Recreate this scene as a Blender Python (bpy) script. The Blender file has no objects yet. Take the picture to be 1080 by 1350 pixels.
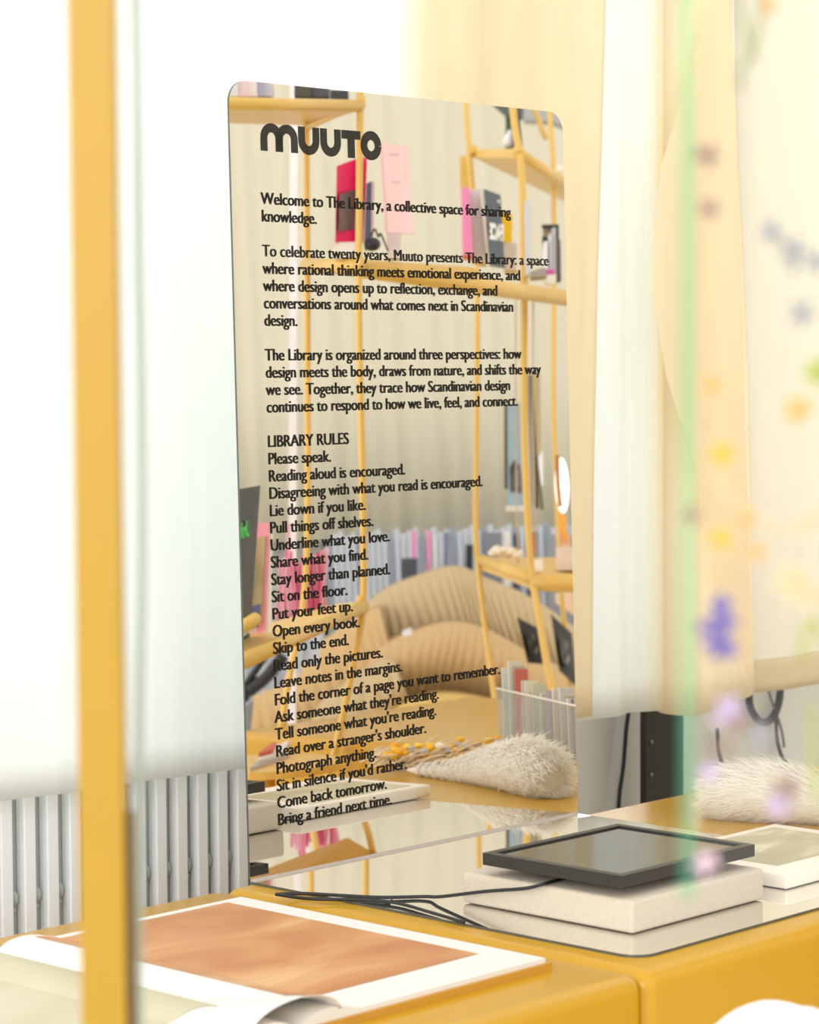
import bpy, bmesh, math, random
import numpy as np
from mathutils import Vector, Matrix
random.seed(7)
PI = math.pi
SC = bpy.context.scene
COL = SC.collection

# ------------------------------------------------------------------ camera
F_PX = 3407.21
CAM = np.array([-2.6585, -2.8338, 0.7904])
YAW, PITCH, ROLL = 0.81659, -0.05941, -0.00632
TH = 0.02495                                    # the mirror leans back by 1.4 degrees
_cy, _sy, _cp, _sp = math.cos(YAW), math.sin(YAW), math.cos(PITCH), math.sin(PITCH)
FW = np.array([_sy*_cp, _cy*_cp, _sp])
_r = np.array([_cy, -_sy, 0.0]); _u = np.cross(_r, FW)
RT = math.cos(ROLL)*_r + math.sin(ROLL)*_u
UP = -math.sin(ROLL)*_r + math.cos(ROLL)*_u
cam_d = bpy.data.cameras.new('camera')
cam = bpy.data.objects.new('camera', cam_d); COL.objects.link(cam)
cam.matrix_world = Matrix(((RT[0], UP[0], -FW[0], CAM[0]), (RT[1], UP[1], -FW[1], CAM[1]),
                           (RT[2], UP[2], -FW[2], CAM[2]), (0, 0, 0, 1)))
cam_d.sensor_fit = 'VERTICAL'; cam_d.sensor_height = 36.0; cam_d.sensor_width = 28.8
cam_d.lens = F_PX/1350*36.0
cam_d.clip_start = 0.05; cam_d.clip_end = 100
cam_d.dof.use_dof = True; cam_d.dof.focus_distance = 4.05; cam_d.dof.aperture_fstop = 6.3
SC.camera = cam

# ------------------------------------------------------------------ world and light
SC.view_settings.view_transform = 'Standard'; SC.view_settings.look = 'None'
SC.view_settings.exposure = 0.0; SC.view_settings.gamma = 1.0
SC.view_settings.use_curve_mapping = False
w = bpy.data.worlds.new('daylight'); SC.world = w; w.use_nodes = True
w.node_tree.nodes['Background'].inputs[0].default_value = (1.0, 0.985, 0.96, 1)
w.node_tree.nodes['Background'].inputs[1].default_value = 1.31

def area(name, loc, target, size, power, col=(1, 1, 1)):
    l = bpy.data.lights.new(name, 'AREA'); l.shape = 'RECTANGLE'; l.size, l.size_y = size
    l.energy = power; l.color = col
    o = bpy.data.objects.new(name, l); COL.objects.link(o); o.location = loc
    o.rotation_euler = (Vector(target)-Vector(loc)).to_track_quat('-Z', 'Y').to_euler()
    return o
area('shop_window_light', (-6.0, -3.2, 2.0), (0.4, -0.2, 0.0), (3.5, 3.0), 190, (1, 0.99, 0.97))
area('outdoor_daylight', (0.5, 3.6, 2.2), (0.5, 0.3, 0.3), (13.0, 4.5), 210, (1, 1, 0.99))
area('front_fill_light', (-1.0, -6.5, 3.0), (0.2, 0.2, -0.1), (5.0, 3.0), 38, (1, 0.99, 0.97))  # added fill from behind the camera, not a lamp of the shop

# ------------------------------------------------------------------ places
N = np.array([0, -math.cos(TH), math.sin(TH)])   # the mirror's normal
def ray(x, y): return (x-540)/F_PX*RT - (y-675)/F_PX*UP + FW
def onz(x, y, z=0.0):
    d = ray(x, y); return CAM + (z-CAM[2])/d[2]*d
def ony(x, y, Y):
    d = ray(x, y); return CAM + (Y-CAM[1])/d[1]*d
def ond(x, y, dep): return CAM + dep*ray(x, y)
def refl(P):
    P = np.asarray(P, float); return P - 2*(P@N)*N
def V(x, y, dep): return refl(CAM + dep*ray(x, y))     # a place in the room behind the viewer that the mirror shows
C2 = refl(CAM)
def rz(x, y, z=0.0):
    d = ray(x, y); d = d - 2*(d@N)*N; return C2 + (z-C2[2])/d[2]*d

# ------------------------------------------------------------------ materials
def s2l(c):
    c = c/255.0
    return c/12.92 if c <= 0.04045 else ((c+0.055)/1.055)**2.4
def rgb(r, g, b): return (s2l(r), s2l(g), s2l(b), 1)
MATS = {}
def mat(name, col, rough=0.5, metal=0.0, var=0.06, scale=30.0, bump=0.0, bscale=200.0, spec=0.5, alpha=1.0, trans=0.0, stretch=None):
    if name in MATS: return MATS[name]
    m = bpy.data.materials.new(name); m.use_nodes = True
    nt = m.node_tree; b = nt.nodes['Principled BSDF']
    b.inputs['Roughness'].default_value = rough; b.inputs['Metallic'].default_value = metal
    b.inputs['Specular IOR Level'].default_value = spec
    tc = nt.nodes.new('ShaderNodeTexCoord'); mp = nt.nodes.new('ShaderNodeMapping')
    nt.links.new(tc.outputs['Object'], mp.inputs[0])
    if stretch: mp.inputs['Scale'].default_value = stretch
    no = nt.nodes.new('ShaderNodeTexNoise'); no.inputs['Scale'].default_value = scale; no.inputs['Detail'].default_value = 4
    nt.links.new(mp.outputs[0], no.inputs[0])
    mx = nt.nodes.new('ShaderNodeMix'); mx.data_type = 'RGBA'
    c = np.array(col[:3])
    mx.inputs[6].default_value = (*np.clip(c*(1-var), 0, 1), 1); mx.inputs[7].default_value = (*np.clip(c*(1+var), 0, 1), 1)
    nt.links.new(no.outputs[0], mx.inputs[0]); nt.links.new(mx.outputs[2], b.inputs['Base Color'])
    if bump:
        n2 = nt.nodes.new('ShaderNodeTexNoise'); n2.inputs['Scale'].default_value = bscale; n2.inputs['Detail'].default_value = 3
        nt.links.new(mp.outputs[0], n2.inputs[0])
        bp = nt.nodes.new('ShaderNodeBump'); bp.inputs['Strength'].default_value = bump; bp.inputs['Distance'].default_value = 0.002
        nt.links.new(n2.outputs[0], bp.inputs['Height']); nt.links.new(bp.outputs[0], b.inputs['Normal'])
    if alpha < 1: b.inputs['Alpha'].default_value = alpha
    MATS[name] = m; return m
def mixmat(name, a, b, fac):
    m = bpy.data.materials.new(name); m.use_nodes = True; nt = m.node_tree
    out = nt.nodes['Material Output']; nt.nodes.remove(nt.nodes['Principled BSDF'])
    mx = nt.nodes.new('ShaderNodeMixShader'); mx.inputs[0].default_value = fac
    def mk(s):
        n = nt.nodes.new(s[0])
        n.inputs['Color'].default_value = s[1]
        if len(s) > 2: n.inputs['Roughness'].default_value = s[2]
        return n
    nt.links.new(mk(a).outputs[0], mx.inputs[1]); nt.links.new(mk(b).outputs[0], mx.inputs[2])
    nt.links.new(mx.outputs[0], out.inputs[0]); MATS[name] = m; return m
def sheer(name, col, see, fade=0):                       # woven sheer: part light passes, part is scattered to both sides
    m = bpy.data.materials.new(name); m.use_nodes = True; nt = m.node_tree
    out = nt.nodes['Material Output']; nt.nodes.remove(nt.nodes['Principled BSDF'])
    d = nt.nodes.new('ShaderNodeBsdfDiffuse'); t = nt.nodes.new('ShaderNodeBsdfTranslucent'); tr = nt.nodes.new('ShaderNodeBsdfTransparent')
    tc = nt.nodes.new('ShaderNodeTexCoord'); wv = nt.nodes.new('ShaderNodeTexNoise'); wv.inputs['Scale'].default_value = 6
    mp = nt.nodes.new('ShaderNodeMapping'); mp.inputs['Scale'].default_value = (9, 9, 0.5)
    nt.links.new(tc.outputs['Object'], mp.inputs[0]); nt.links.new(mp.outputs[0], wv.inputs[0])
    mc = nt.nodes.new('ShaderNodeMix'); mc.data_type = 'RGBA'; c = np.array(col[:3])
    mc.inputs[6].default_value = (*(c*0.96), 1); mc.inputs[7].default_value = (*np.clip(c*1.03, 0, 1), 1)
    nt.links.new(wv.outputs[0], mc.inputs[0])
    nt.links.new(mc.outputs[2], d.inputs[0]); nt.links.new(mc.outputs[2], t.inputs[0])
    tr.inputs[0].default_value = col
    a = nt.nodes.new('ShaderNodeMixShader'); a.inputs[0].default_value = 0.45
    nt.links.new(d.outputs[0], a.inputs[1]); nt.links.new(t.outputs[0], a.inputs[2])
    b = nt.nodes.new('ShaderNodeMixShader'); b.inputs[0].default_value = see
    if fade:                                     # weave opens up towards its left edge
        sx = nt.nodes.new('ShaderNodeSeparateXYZ'); nt.links.new(tc.outputs['Generated'], sx.inputs[0])
        mr = nt.nodes.new('ShaderNodeMapRange'); mr.interpolation_type = 'SMOOTHSTEP'; mr.inputs['From Max'].default_value = fade
        mr.inputs['To Min'].default_value = 1.0; mr.inputs['To Max'].default_value = see
        nt.links.new(sx.outputs[0], mr.inputs['Value']); nt.links.new(mr.outputs[0], b.inputs[0])
        m2 = nt.nodes.new('ShaderNodeMix'); m2.data_type = 'RGBA'; m2.inputs[6].default_value = (1, 1, 1, 1); m2.inputs[7].default_value = col
        mr2 = nt.nodes.new('ShaderNodeMapRange'); mr2.interpolation_type = 'SMOOTHSTEP'; mr2.inputs['From Max'].default_value = fade
        nt.links.new(sx.outputs[0], mr2.inputs['Value']); nt.links.new(mr2.outputs[0], m2.inputs[0]); nt.links.new(m2.outputs[2], tr.inputs[0])
    nt.links.new(a.outputs[0], b.inputs[1]); nt.links.new(tr.outputs[0], b.inputs[2])
    nt.links.new(b.outputs[0], out.inputs[0]); MATS[name] = m; return m

M_MIRROR = mat('silvered_mirror', (0.90, 0.885, 0.86, 1), 0.008, 1.0, 0.0)
M_EDGE = mat('mirror_edge', rgb(96, 100, 92), 0.3, 0.3)
M_FACE = mixmat('clear_coat', ('ShaderNodeBsdfTransparent', (1, 1, 1, 1)), ('ShaderNodeBsdfGlossy', (1, 1, 1, 1), 0.01), 0.03)
M_INK = mat('dark_ink', rgb(30, 26, 20), 0.6, 0, 0.03, spec=0.2)
M_YTOP = mat('mustard_steel', (0.56, 0.30, 0.008, 1), 0.24, 0, 0.02, 12, 0.05, 600, 0.5)
M_YTUBE = mat('yellow_tube', (0.76, 0.49, 0.12, 1), 0.35, 0, 0.03)
M_YPOST = mat('yellow_post_paint', (0.40, 0.225, 0.005, 1), 0.4, 0, 0.03)
M_STONE = mat('pale_stone', rgb(208, 196, 176), 0.9, 0, 0.08, 160, 0.6, 420)
M_BLACK = mat('black_plastic', rgb(48, 47, 44), 0.42, 0, 0.05)
M_BLACKG = mat('black_rubber', rgb(30, 32, 33), 0.5)
M_SCREEN = mat('dark_glass_screen', rgb(40, 42, 38), 0.12, 0, 0.03, spec=1.0)
M_PAPER = mat('white_paper', rgb(226, 222, 214), 0.6, 0, 0.015)
M_FLUFF = None
M_GLASSEDGE = mixmat('green_glass_edge', ('ShaderNodeBsdfTransparent', (0.86, 0.97, 0.84, 1)), ('ShaderNodeBsdfDiffuse', (0.16, 0.50, 0.38, 1)), 0.14)
M_PANE = mixmat('clear_pane', ('ShaderNodeBsdfTransparent', (0.985, 0.99, 0.985, 1)), ('ShaderNodeBsdfGlossy', (1, 1, 1, 1), 0.02), 0.02)
M_ACRYL = mixmat('clear_acrylic', ('ShaderNodeBsdfTransparent', (0.93, 0.94, 0.93, 1)), ('ShaderNodeBsdfDiffuse', (0.8, 0.8, 0.76, 1)), 0.18)
def cm(r, g, b, rough=0.55):
    return mat('paint_%d_%d_%d' % (r, g, b), rgb(r, g, b), rough, 0, 0.04)

# ------------------------------------------------------------------ object helpers
def wloc(p):
    L = Vector((0, 0, 0))
    while p is not None: L += p.location; p = p.parent
    return L
def thing(name, label, cat, loc, group=None):
    o = bpy.data.objects.new(name, None); COL.objects.link(o); o.location = Vector(loc); o.empty_display_size = 0.05
    o['label'] = label; o['category'] = cat
    if group: o['group'] = group
    return o
def tag(o, label, cat, group=None):
    o['label'] = label; o['category'] = cat
    if group: o['group'] = group
    return o
def obj(name, verts, faces, m, parent=None, smooth=False, fix=True, mirror_fix=False):
    """world-space verts -> one mesh object; top-level objects get their origin at their base centre"""
    vs = [Vector((float(a[0]), float(a[1]), float(a[2]))) for a in verts]
    if parent is not None: L = wloc(parent)
    else:
        xs, ys, zs = zip(*[tuple(v) for v in vs]); L = Vector(((min(xs)+max(xs))/2, (min(ys)+max(ys))/2, min(zs)))
    me = bpy.data.meshes.new(name); me.from_pydata([v-L for v in vs], [], faces); me.update()
    if fix:
        bm = bmesh.new(); bm.from_mesh(me); bmesh.ops.recalc_face_normals(bm, faces=bm.faces); bm.to_mesh(me); bm.free()
    me.materials.append(m)
    if smooth:
        for p in me.polygons: p.use_smooth = True
    o = bpy.data.objects.new(name, me); COL.objects.link(o)
    if parent is not None: o.parent = parent
    else: o.location = L
    return o
def struct(o): o['kind'] = 'structure'; return o
class MB:
    def __init__(s): s.v = []; s.f = []
    def add(s, v, f):
        k = len(s.v); s.v += list(v); s.f += [tuple(i+k for i in q) for q in f]; return s
    def build(s, name, m, parent=None, smooth=False): return obj(name, s.v, s.f, m, parent, smooth)
HEXF = [(0, 3, 2, 1), (4, 5, 6, 7), (0, 1, 5, 4), (1, 2, 6, 5), (2, 3, 7, 6), (3, 0, 4, 7)]
def hexa(a, b):                                    # two quads of corners
    return list(a)+list(b), HEXF
def box(x0, x1, y0, y1, z0, z1):
    return hexa([(x0, y0, z0), (x1, y0, z0), (x1, y1, z0), (x0, y1, z0)], [(x0, y0, z1), (x1, y0, z1), (x1, y1, z1), (x0, y1, z1)])
def bbox(x0, x1, y0, y1, z0, z1, r, seg=3):        # a bevelled box
    bm = bmesh.new(); bmesh.ops.create_cube(bm, size=1)
    for v in bm.verts: v.co = Vector(((x0+x1)/2+v.co.x*(x1-x0), (y0+y1)/2+v.co.y*(y1-y0), (z0+z1)/2+v.co.z*(z1-z0)))
    bmesh.ops.bevel(bm, geom=bm.edges[:], offset=r, segments=seg, affect='EDGES', profile=0.5)
    vs = [tuple(v.co) for v in bm.verts]; fs = [tuple(v.index for v in f.verts) for f in bm.faces]; bm.free(); return vs, fs
def prism(poly, off):
    n = len(poly); off = np.asarray(off, float); a = [np.asarray(p, float) for p in poly]; b = [p+off for p in a]
    return a+b, [tuple(range(n))[::-1], tuple(range(n, 2*n))]+[(i, (i+1) % n, n+(i+1) % n, n+i) for i in range(n)]
def tube(pts, r, seg=10, cap=True):
    P = [np.asarray(p, float) for p in pts]; v = []; f = []
    rr = r if hasattr(r, '__len__') else [r]*len(P); prev = None
    for i, p in enumerate(P):
        t = P[min(i+1, len(P)-1)]-P[max(i-1, 0)]; t = t/(np.linalg.norm(t)+1e-12)
        if prev is None:
            a = np.array([0, 0, 1.0]) if abs(t[2]) < .9 else np.array([1.0, 0, 0]); e1 = np.cross(t, a)
        else: e1 = prev-(prev@t)*t
        e1 /= np.linalg.norm(e1); e2 = np.cross(t, e1); prev = e1
        for k in range(seg):
            an = 2*PI*k/seg; v.append(p+rr[i]*(math.cos(an)*e1+math.sin(an)*e2))
    for i in range(len(P)-1):
        for k in range(seg): f.append((i*seg+k, i*seg+(k+1) % seg, (i+1)*seg+(k+1) % seg, (i+1)*seg+k))
    if cap: f.append(tuple(range(seg))[::-1]); f.append(tuple((len(P)-1)*seg+k for k in range(seg)))
    return v, f
def smooth_path(pts, n=8):
    P = [np.asarray(p, float) for p in pts]; out = []
    for i in range(len(P)-1):
        p0, p1, p2, p3 = P[max(i-1, 0)], P[i], P[i+1], P[min(i+2, len(P)-1)]
        for k in range(n):
            t = k/n; out.append(0.5*((2*p1)+(-p0+p2)*t+(2*p0-5*p1+4*p2-p3)*t*t+(-p0+3*p1-3*p2+p3)*t**3))
    out.append(P[-1]); return out
def grid(fn, nu, nv, thick=None, closed_off=None):
    """sheet from fn(u,v); thick: offset vector or callable making a closed slab"""
    A = [np.asarray(fn(i/nu, j/nv), float) for j in range(nv+1) for i in range(nu+1)]
    w_ = nu+1; f = [(j*w_+i, j*w_+i+1, (j+1)*w_+i+1, (j+1)*w_+i) for j in range(nv) for i in range(nu)]
    if thick is None: return A, f
    n = len(A); th = np.asarray(thick, float); B = [p+th for p in A]
    g = [tuple(n+k for k in q[::-1]) for q in f]; e = []
    for i in range(nu): e.append((i+1, i, n+i, n+i+1)); k = nv*w_+i; e.append((k, k+1, n+k+1, n+k))
    for j in range(nv): e.append((j*w_, (j+1)*w_, n+(j+1)*w_, n+j*w_)); k = j*w_+nu; e.append((k+w_, k, n+k, n+k+w_))
    return A+B, f+g+e
def ball(c, r, nu=12, nv=8, sq=(1, 1, 1)):
    v = []; f = []
    for j in range(nv+1):
        a = PI*j/nv
        for i in range(nu):
            b = 2*PI*i/nu; v.append((c[0]+r*sq[0]*math.sin(a)*math.cos(b), c[1]+r*sq[1]*math.sin(a)*math.sin(b), c[2]+r*sq[2]*math.cos(a)))
    for j in range(nv):
        for i in range(nu): f.append((j*nu+i, j*nu+(i+1) % nu, (j+1)*nu+(i+1) % nu, (j+1)*nu+i))
    return v, f
def text_mesh(body, size, bold=0.0, depth=0.0002, align='LEFT'):
    c = bpy.data.curves.new('t', 'FONT'); c.body = body; c.size = size; c.offset = bold; c.extrude = depth; c.align_x = align
    c.resolution_u = 4
    o = bpy.data.objects.new('t', c); COL.objects.link(o)
    dg = bpy.context.evaluated_depsgraph_get(); dg.update(); me = bpy.data.meshes.new_from_object(o.evaluated_get(dg))
    v = [tuple(p.co) for p in me.vertices]; f = [tuple(p.vertices) for p in me.polygons]
    bpy.data.objects.remove(o); bpy.data.curves.remove(c); bpy.data.meshes.remove(me); return v, f
# ------------------------------------------------------------------ setting
FLOOR = -0.74
o = obj('floor', *box(-7, 9, -9, 1.0, FLOOR-0.05, FLOOR), mat('pale_floor', rgb(222, 218, 208), 0.6, 0, 0.05, 4)); struct(o)
o = obj('wall_back', *box(-5.2, 7.2, 0.62, 0.74, FLOOR, 0.06), mat('grey_plaster', rgb(222, 224, 222), 0.8, 0, 0.03, 60, 0.3, 150)); struct(o)
wf = thing('window_1', 'wide shop window behind the curtains', 'window', (1.0, 0.68, 0.06)); del wf['category']; wf['kind'] = 'structure'
for k in range(5): obj('window_frame', *box(-5.2+3.06*k, -5.12+3.06*k, 0.64, 0.72, 0.06, 3.1), cm(226, 228, 224), wf)
obj('window_frame', *box(-5.2, 7.2, 0.64, 0.72, 3.02, 3.1), cm(226, 228, 224), wf)
WALLD = 10.6
_h = np.array([-RT[0], RT[1], 0.0]); _h = np.array([0.6856, 0.7275, 0.0])/math.hypot(0.6856, 0.7275)   # along the far wall
_b = np.array([0.7275, -0.6856, 0.0])                                                                    # away from the viewer's reflection
_c0 = V(520, 500, WALLD); _c0[2] = 0
# ---- the two steel storage benches and the corner bench
def bench(name, x0, x1, y0, y1, label, parts=True):
    t = thing(name, label, 'bench', ((x0+x1)/2, (y0+y1)/2, FLOOR))
    bm_v = bbox(x0, x1, y0, y1, FLOOR+0.06, -0.004, 0.024, 5)
    obj('body', *bm_v, M_YTOP, t, smooth=True)
    obj('plinth', *box(x0+0.03, x1-0.03, y0+0.05, y1-0.02, FLOOR, FLOOR+0.06), M_BLACK, t)
    return t
bench('storage_bench', -1.95, -0.0535, -0.80, 0.014, 'mustard steel bench under the big open art book')
bench('storage_bench', -0.0515, 1.45, -0.80, 0.014, 'mustard steel bench carrying the mirror sign and the stone slab')
bench('storage_bench', 1.454, 2.30, -1.62, 0.014, 'deep mustard steel corner bench under the clear pamphlet box')
# ---- tubular radiator behind the left bench
RADM = mat('white_radiator_paint', rgb(240, 243, 246), 0.45, 0, 0.03, 50, 0.15, 120)
RADB = mat('grey_green_shaded_back', rgb(176, 186, 182), 0.6, 0, 0.05)  # grey-green puts the shade of the gaps between the fins into the colour
t = thing('radiator', 'white ribbed radiator behind the left bench below the white curtain', 'radiator', (0, 0.36, FLOOR))
obj('back_panel', *box(-0.80, 0.80, 0.347, 0.3645, FLOOR+0.08, 0.13), RADB, t)
x = -0.795
while x < 0.79:
    fin = obj('fin', *bbox(x-0.0115, x+0.0115, 0.325, 0.347, FLOOR+0.1, 0.135, 0.0025, 2), RADM, t)
    k = MB(); k.add(*ball((x+0.0225, 0.340, -0.045), 0.0075, 8, 6, (1, 1, 1.7))); k.add(*ball((x+0.0225, 0.342, -0.064), 0.005, 8, 6))
    k.add(*tube([(x+0.0225, 0.34, -0.045), (x+0.0225, 0.348, -0.045)], 0.005, 6))
    k.build('bolt', RADB, fin, True)
    x += 0.0452
# ---- black column and cables on the grey wall
t = thing('slotted_post', 'black slotted metal post against the grey wall beneath the curtains', 'post', (1.66, 0.5, FLOOR))
obj('body', *bbox(1.607, 1.745, 0.50, 0.514, FLOOR, 1.9, 0.004, 2), mat('black_metal', rgb(26, 28, 30), 0.35, 0.2), t)
for k in range(9):
    obj('screw', *ball((1.63, 0.499, -0.30+0.07*k), 0.005, 8, 6, (1, 0.5, 1)), mat('dull_steel', rgb(120, 124, 126), 0.3, 0.8), t, True)
def cable(name, pts, r, label, m=M_BLACKG, n=8): return tag(obj(name, *tube(smooth_path(pts, n), r, 8), m, smooth=True), label, 'cable')
_w = lambda x, y: ony(x, y, 0.60)
cable('wall_cable', [_w(830, 880), _w(829, 935), _w(826, 960), _w(822, 1010), _w(816, 1060), _w(814, 1160)], 0.0045, 'thin black cable hanging down the grey wall left of the black post')
cable('looped_cable', [_w(990, 880), _w(988, 925), _w(996, 945), _w(1008, 953), _w(1020, 944), _w(1028, 920), _w(1030, 880)], 0.009, 'thick black cable hanging in a U loop on the grey wall')
cable('wall_cable', [_w(1024, 940), _w(1024, 970), _w(1030, 995), _w(1040, 1015), _w(1046, 1060)], 0.0045, 'thin grey cable dropping from the thick looped cable', cm(70, 72, 76))
cable('wall_cable', [_w(1010, 900), _w(1018, 925), _w(1030, 960), _w(1034, 985)], 0.003, 'short thin cable crossing the looped cable', cm(110, 112, 116))
cable('wall_cable', [_w(946, 960), _w(948, 990), _w(954, 1020), _w(956, 1080)], 0.0045, 'short dark cable end just above the cream fluffy bundle', cm(60, 60, 62))

# ------------------------------------------------------------------ curtains
def sheet(name, Y, L, R_, m, label, amp=0.012, freq=7.0, seed=0, nu=60, nv=30, thick=0.001, hem=None, par=None):
    """hanging cloth in the plane y=Y, its side edges given as lines from the top down"""
    def side(pl):
        P = [ony(a, b, Y) for a, b in pl]; d = [0]
        for i in range(1, len(P)): d.append(d[-1]+np.linalg.norm(P[i]-P[i-1]))
        return P, [q/d[-1] for q in d]
    PL, DL = side(L); PR, DR = side(R_)
    def at(P, D, v):
        return np.array([np.interp(v, D, [p[k] for p in P]) for k in range(3)])
    def fn(u, v):
        p = at(PL, DL, v)*(1-u)+at(PR, DR, v)*u
        p[1] += amp*(math.sin(freq*2*PI*p[0]+seed)+0.5*math.sin(freq*1.7*2*PI*p[0]+seed*2.3+0.6*p[2]))
        if hem: p[2] += hem*math.sin(PI*u)*(v**6)
        return p
    A, f = grid(fn, nu, nv, (0, thick, 0))
    return tag(obj(name, A, f, m, smooth=True), label, 'curtain')
M_WSHEER = sheer('white_voile', (0.90, 0.93, 0.91, 1), 0.08)
M_YSHEER = sheer('yellow_voile', (0.98, 0.87, 0.66, 1), 0.35)
M_YFADE = sheer('yellow_voile_fading', (0.965, 0.885, 0.71, 1), 0.28, fade=0.30)
M_CSHEER = sheer('cream_voile', (0.98, 0.90, 0.73, 1), 0.15, fade=0.5)
M_PSHEER = sheer('pale_ivory_voile', (0.92, 0.89, 0.79, 1), 0.12)
TOP = -420
sheet('curtain', 0.26, [(-160, TOP), (-150, 1078)], [(700, TOP), (700, 960)], M_WSHEER, 'big white sheer curtain hanging behind the left side of the mirror', 0.005, 3.0, 1, 90, 30)
sheet('curtain', 0.30, [(690, TOP), (690, 962)], [(872, TOP), (872, 935)], M_WSHEER, 'narrow white sheer panel between the yellow and cream curtains', 0.008, 6, 2.2, hem=0.0)
sheet('curtain', 0.225, [(528, TOP), (528, 1000)], [(800, TOP), (795, 0), (786, 350), (782, 650), (781, 944)], M_YFADE, 'yellow sheer curtain right behind the mirror', 0.005, 5, 0.3)
sheet('curtain', 0.235, [(862, TOP), (858, 0), (850, 300), (846, 600), (838, 928)], [(960, TOP), (965, 0), (978, 450), (990, 912)], M_CSHEER, 'cream yellow sheer curtain with a curled lower corner', 0.010, 6, 1.2, hem=-0.035)
sheet('curtain', 0.20, [(940, TOP), (940, 0), (905, 105), (868, 240), (862, 380), (875, 480), (920, 640), (960, 800), (989, 912)], [(962, TOP), (966, 0), (969, 105), (972, 240), (976, 380), (979, 480), (984, 640), (988, 800), (991, 914)], sheer('ivory_swag_voile', (0.985, 0.93, 0.80, 1), 0.45), 'yellow sheer swag with a curved edge over the cream curtain', 0.003, 5, 0.0)
E1 = sheet('curtain', 0.34, [(966, TOP), (985, 914)], [(1400, TOP), (1400, 858)], M_PSHEER, 'pale ivory sheer curtain with a tan hem at the right', 0.006, 3, 0.5)
hA = [(985, 872), (985, 915)], [(1400, 812), (1400, 860)]
hm = sheet('hem', 0.337, hA[0], hA[1], sheer('tan_hem', (0.94, 0.86, 0.68, 1), 0.2), '', 0.006, 3, 0.5, 60, 4)
hl = hm.location.copy(); hm.parent = E1; hm.location = hl-E1.location; del hm['label']; del hm['category']

# ------------------------------------------------------------------ the mirror sign
W, H, D = 0.78, 1.2095, 0.7468
UM = np.array([0, math.sin(TH), math.cos(TH)])
def mp(s, t, off=0.0): return np.array([s, 0, 0])+t*UM+off*N
sign = thing('mirror_sign', 'tall bent mirror sign printed with a black welcome text and library rules', 'sign', (W/2, -D/2, -0.004))
def rounded(w_, h_, r, corners, n=8):
    """outline of a rectangle from (0,0); corners: which of BL, BR, TR, TL are rounded"""
    pts = []
    for (cx, cy, a0, on) in ((0, 0, 180, corners[0]), (w_, 0, 270, corners[1]), (w_, h_, 0, corners[2]), (0, h_, 90, corners[3])):
        if not on: pts.append((cx, cy)); continue
        ox = cx+(r if cx == 0 else -r); oy = cy+(r if cy == 0 else -r)
        for k in range(n+1):
            a = math.radians(a0+90*k/n); pts.append((ox+r*math.cos(a), oy+r*math.sin(a)))
    return pts
BR = 0.0035                                                           # radius of the bend
o1 = rounded(W, H-BR, 0.035, (0, 0, 1, 1))
front = [mp(a, b+BR) for a, b in o1]
v, f = prism(front, -0.004*N); obj('mirror_plate', v, f[:1], M_MIRROR, sign)
obj('mirror_edge', v, f[2:], M_EDGE, sign); obj('mirror_backing', v, f[1:2], cm(226, 226, 222), sign)  # unseen back face made white to bounce light onto the curtain behind
o2 = rounded(W, D-BR, 0.035, (1, 1, 0, 0))
base = [np.array([a, b-D, 0.0]) for a, b in o2]
v, f = prism(base, (0, 0, -0.004)); obj('base_plate', v, f[:1], M_MIRROR, sign); obj('base_backing', v, f[1:], M_EDGE, sign)
bend = []
for k in range(9):                                                  # quarter bend from base to plate
    a = (PI/2-TH)*k/8
    bend.append((-BR+BR*math.sin(a), BR-BR*math.cos(a)))
bv = [(x_, y_, z_) for (y_, z_) in bend for x_ in (0.0, W)]
bf = [(2*i, 2*i+1, 2*i+3, 2*i+2) for i in range(8)]
obj('bend', bv, bf, mat('bend_line', rgb(176, 164, 152), 0.5, 0.2), sign, smooth=True)
T0 = 0.0010
cv = [mp(a, b+BR, T0) for a, b in o1]; obj('clear_face', cv, [tuple(range(len(cv)))], M_FACE, sign)
LINES = ['Welcome to The Library, a collective space for sharing', 'knowledge.', '', 'To celebrate twenty years, Muuto presents The Library: a space',
 'where rational thinking meets emotional experience, and', 'where design opens up to reflection, exchange, and', 'conversations around what comes next in Scandinavian', 'design.', '',
 'The Library is organized around three perspectives: how', 'design meets the body, draws from nature, and shifts the way', 'we see. Together, they trace how Scandinavian design',
 'continues to respond to how we live, feel, and connect.', '', 'LIBRARY RULES', 'Please speak.', 'Reading aloud is encouraged.', 'Disagreeing with what you read is encouraged.',
 'Lie down if you like.', 'Pull things off shelves.', 'Underline what you love.', 'Share what you find.', 'Stay longer than planned.', 'Sit on the floor.', 'Put your feet up.',
 'Open every book.', 'Skip to the end.', 'Read only the pictures.', 'Leave notes in the margins.', 'Fold the corner of a page you want to remember.', "Ask someone what they're reading.",
 "Tell someone what you're reading.", "Read over a stranger's shoulder.", 'Photograph anything.', "Sit in silence if you'd rather.", 'Come back tomorrow.', 'Bring a friend next time.']
for i, s in enumerate(LINES):
    if not s: continue
    v, f = text_mesh(s, 0.0259, 0.0 if 'Muuto' in s else 0.00012, 0.00012)
    obj('text_line', [mp(0.0605+a, 1.0257-0.02635*i+b, T0+0.0002+c) for a, b, c in v], f, M_INK, sign)
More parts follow.
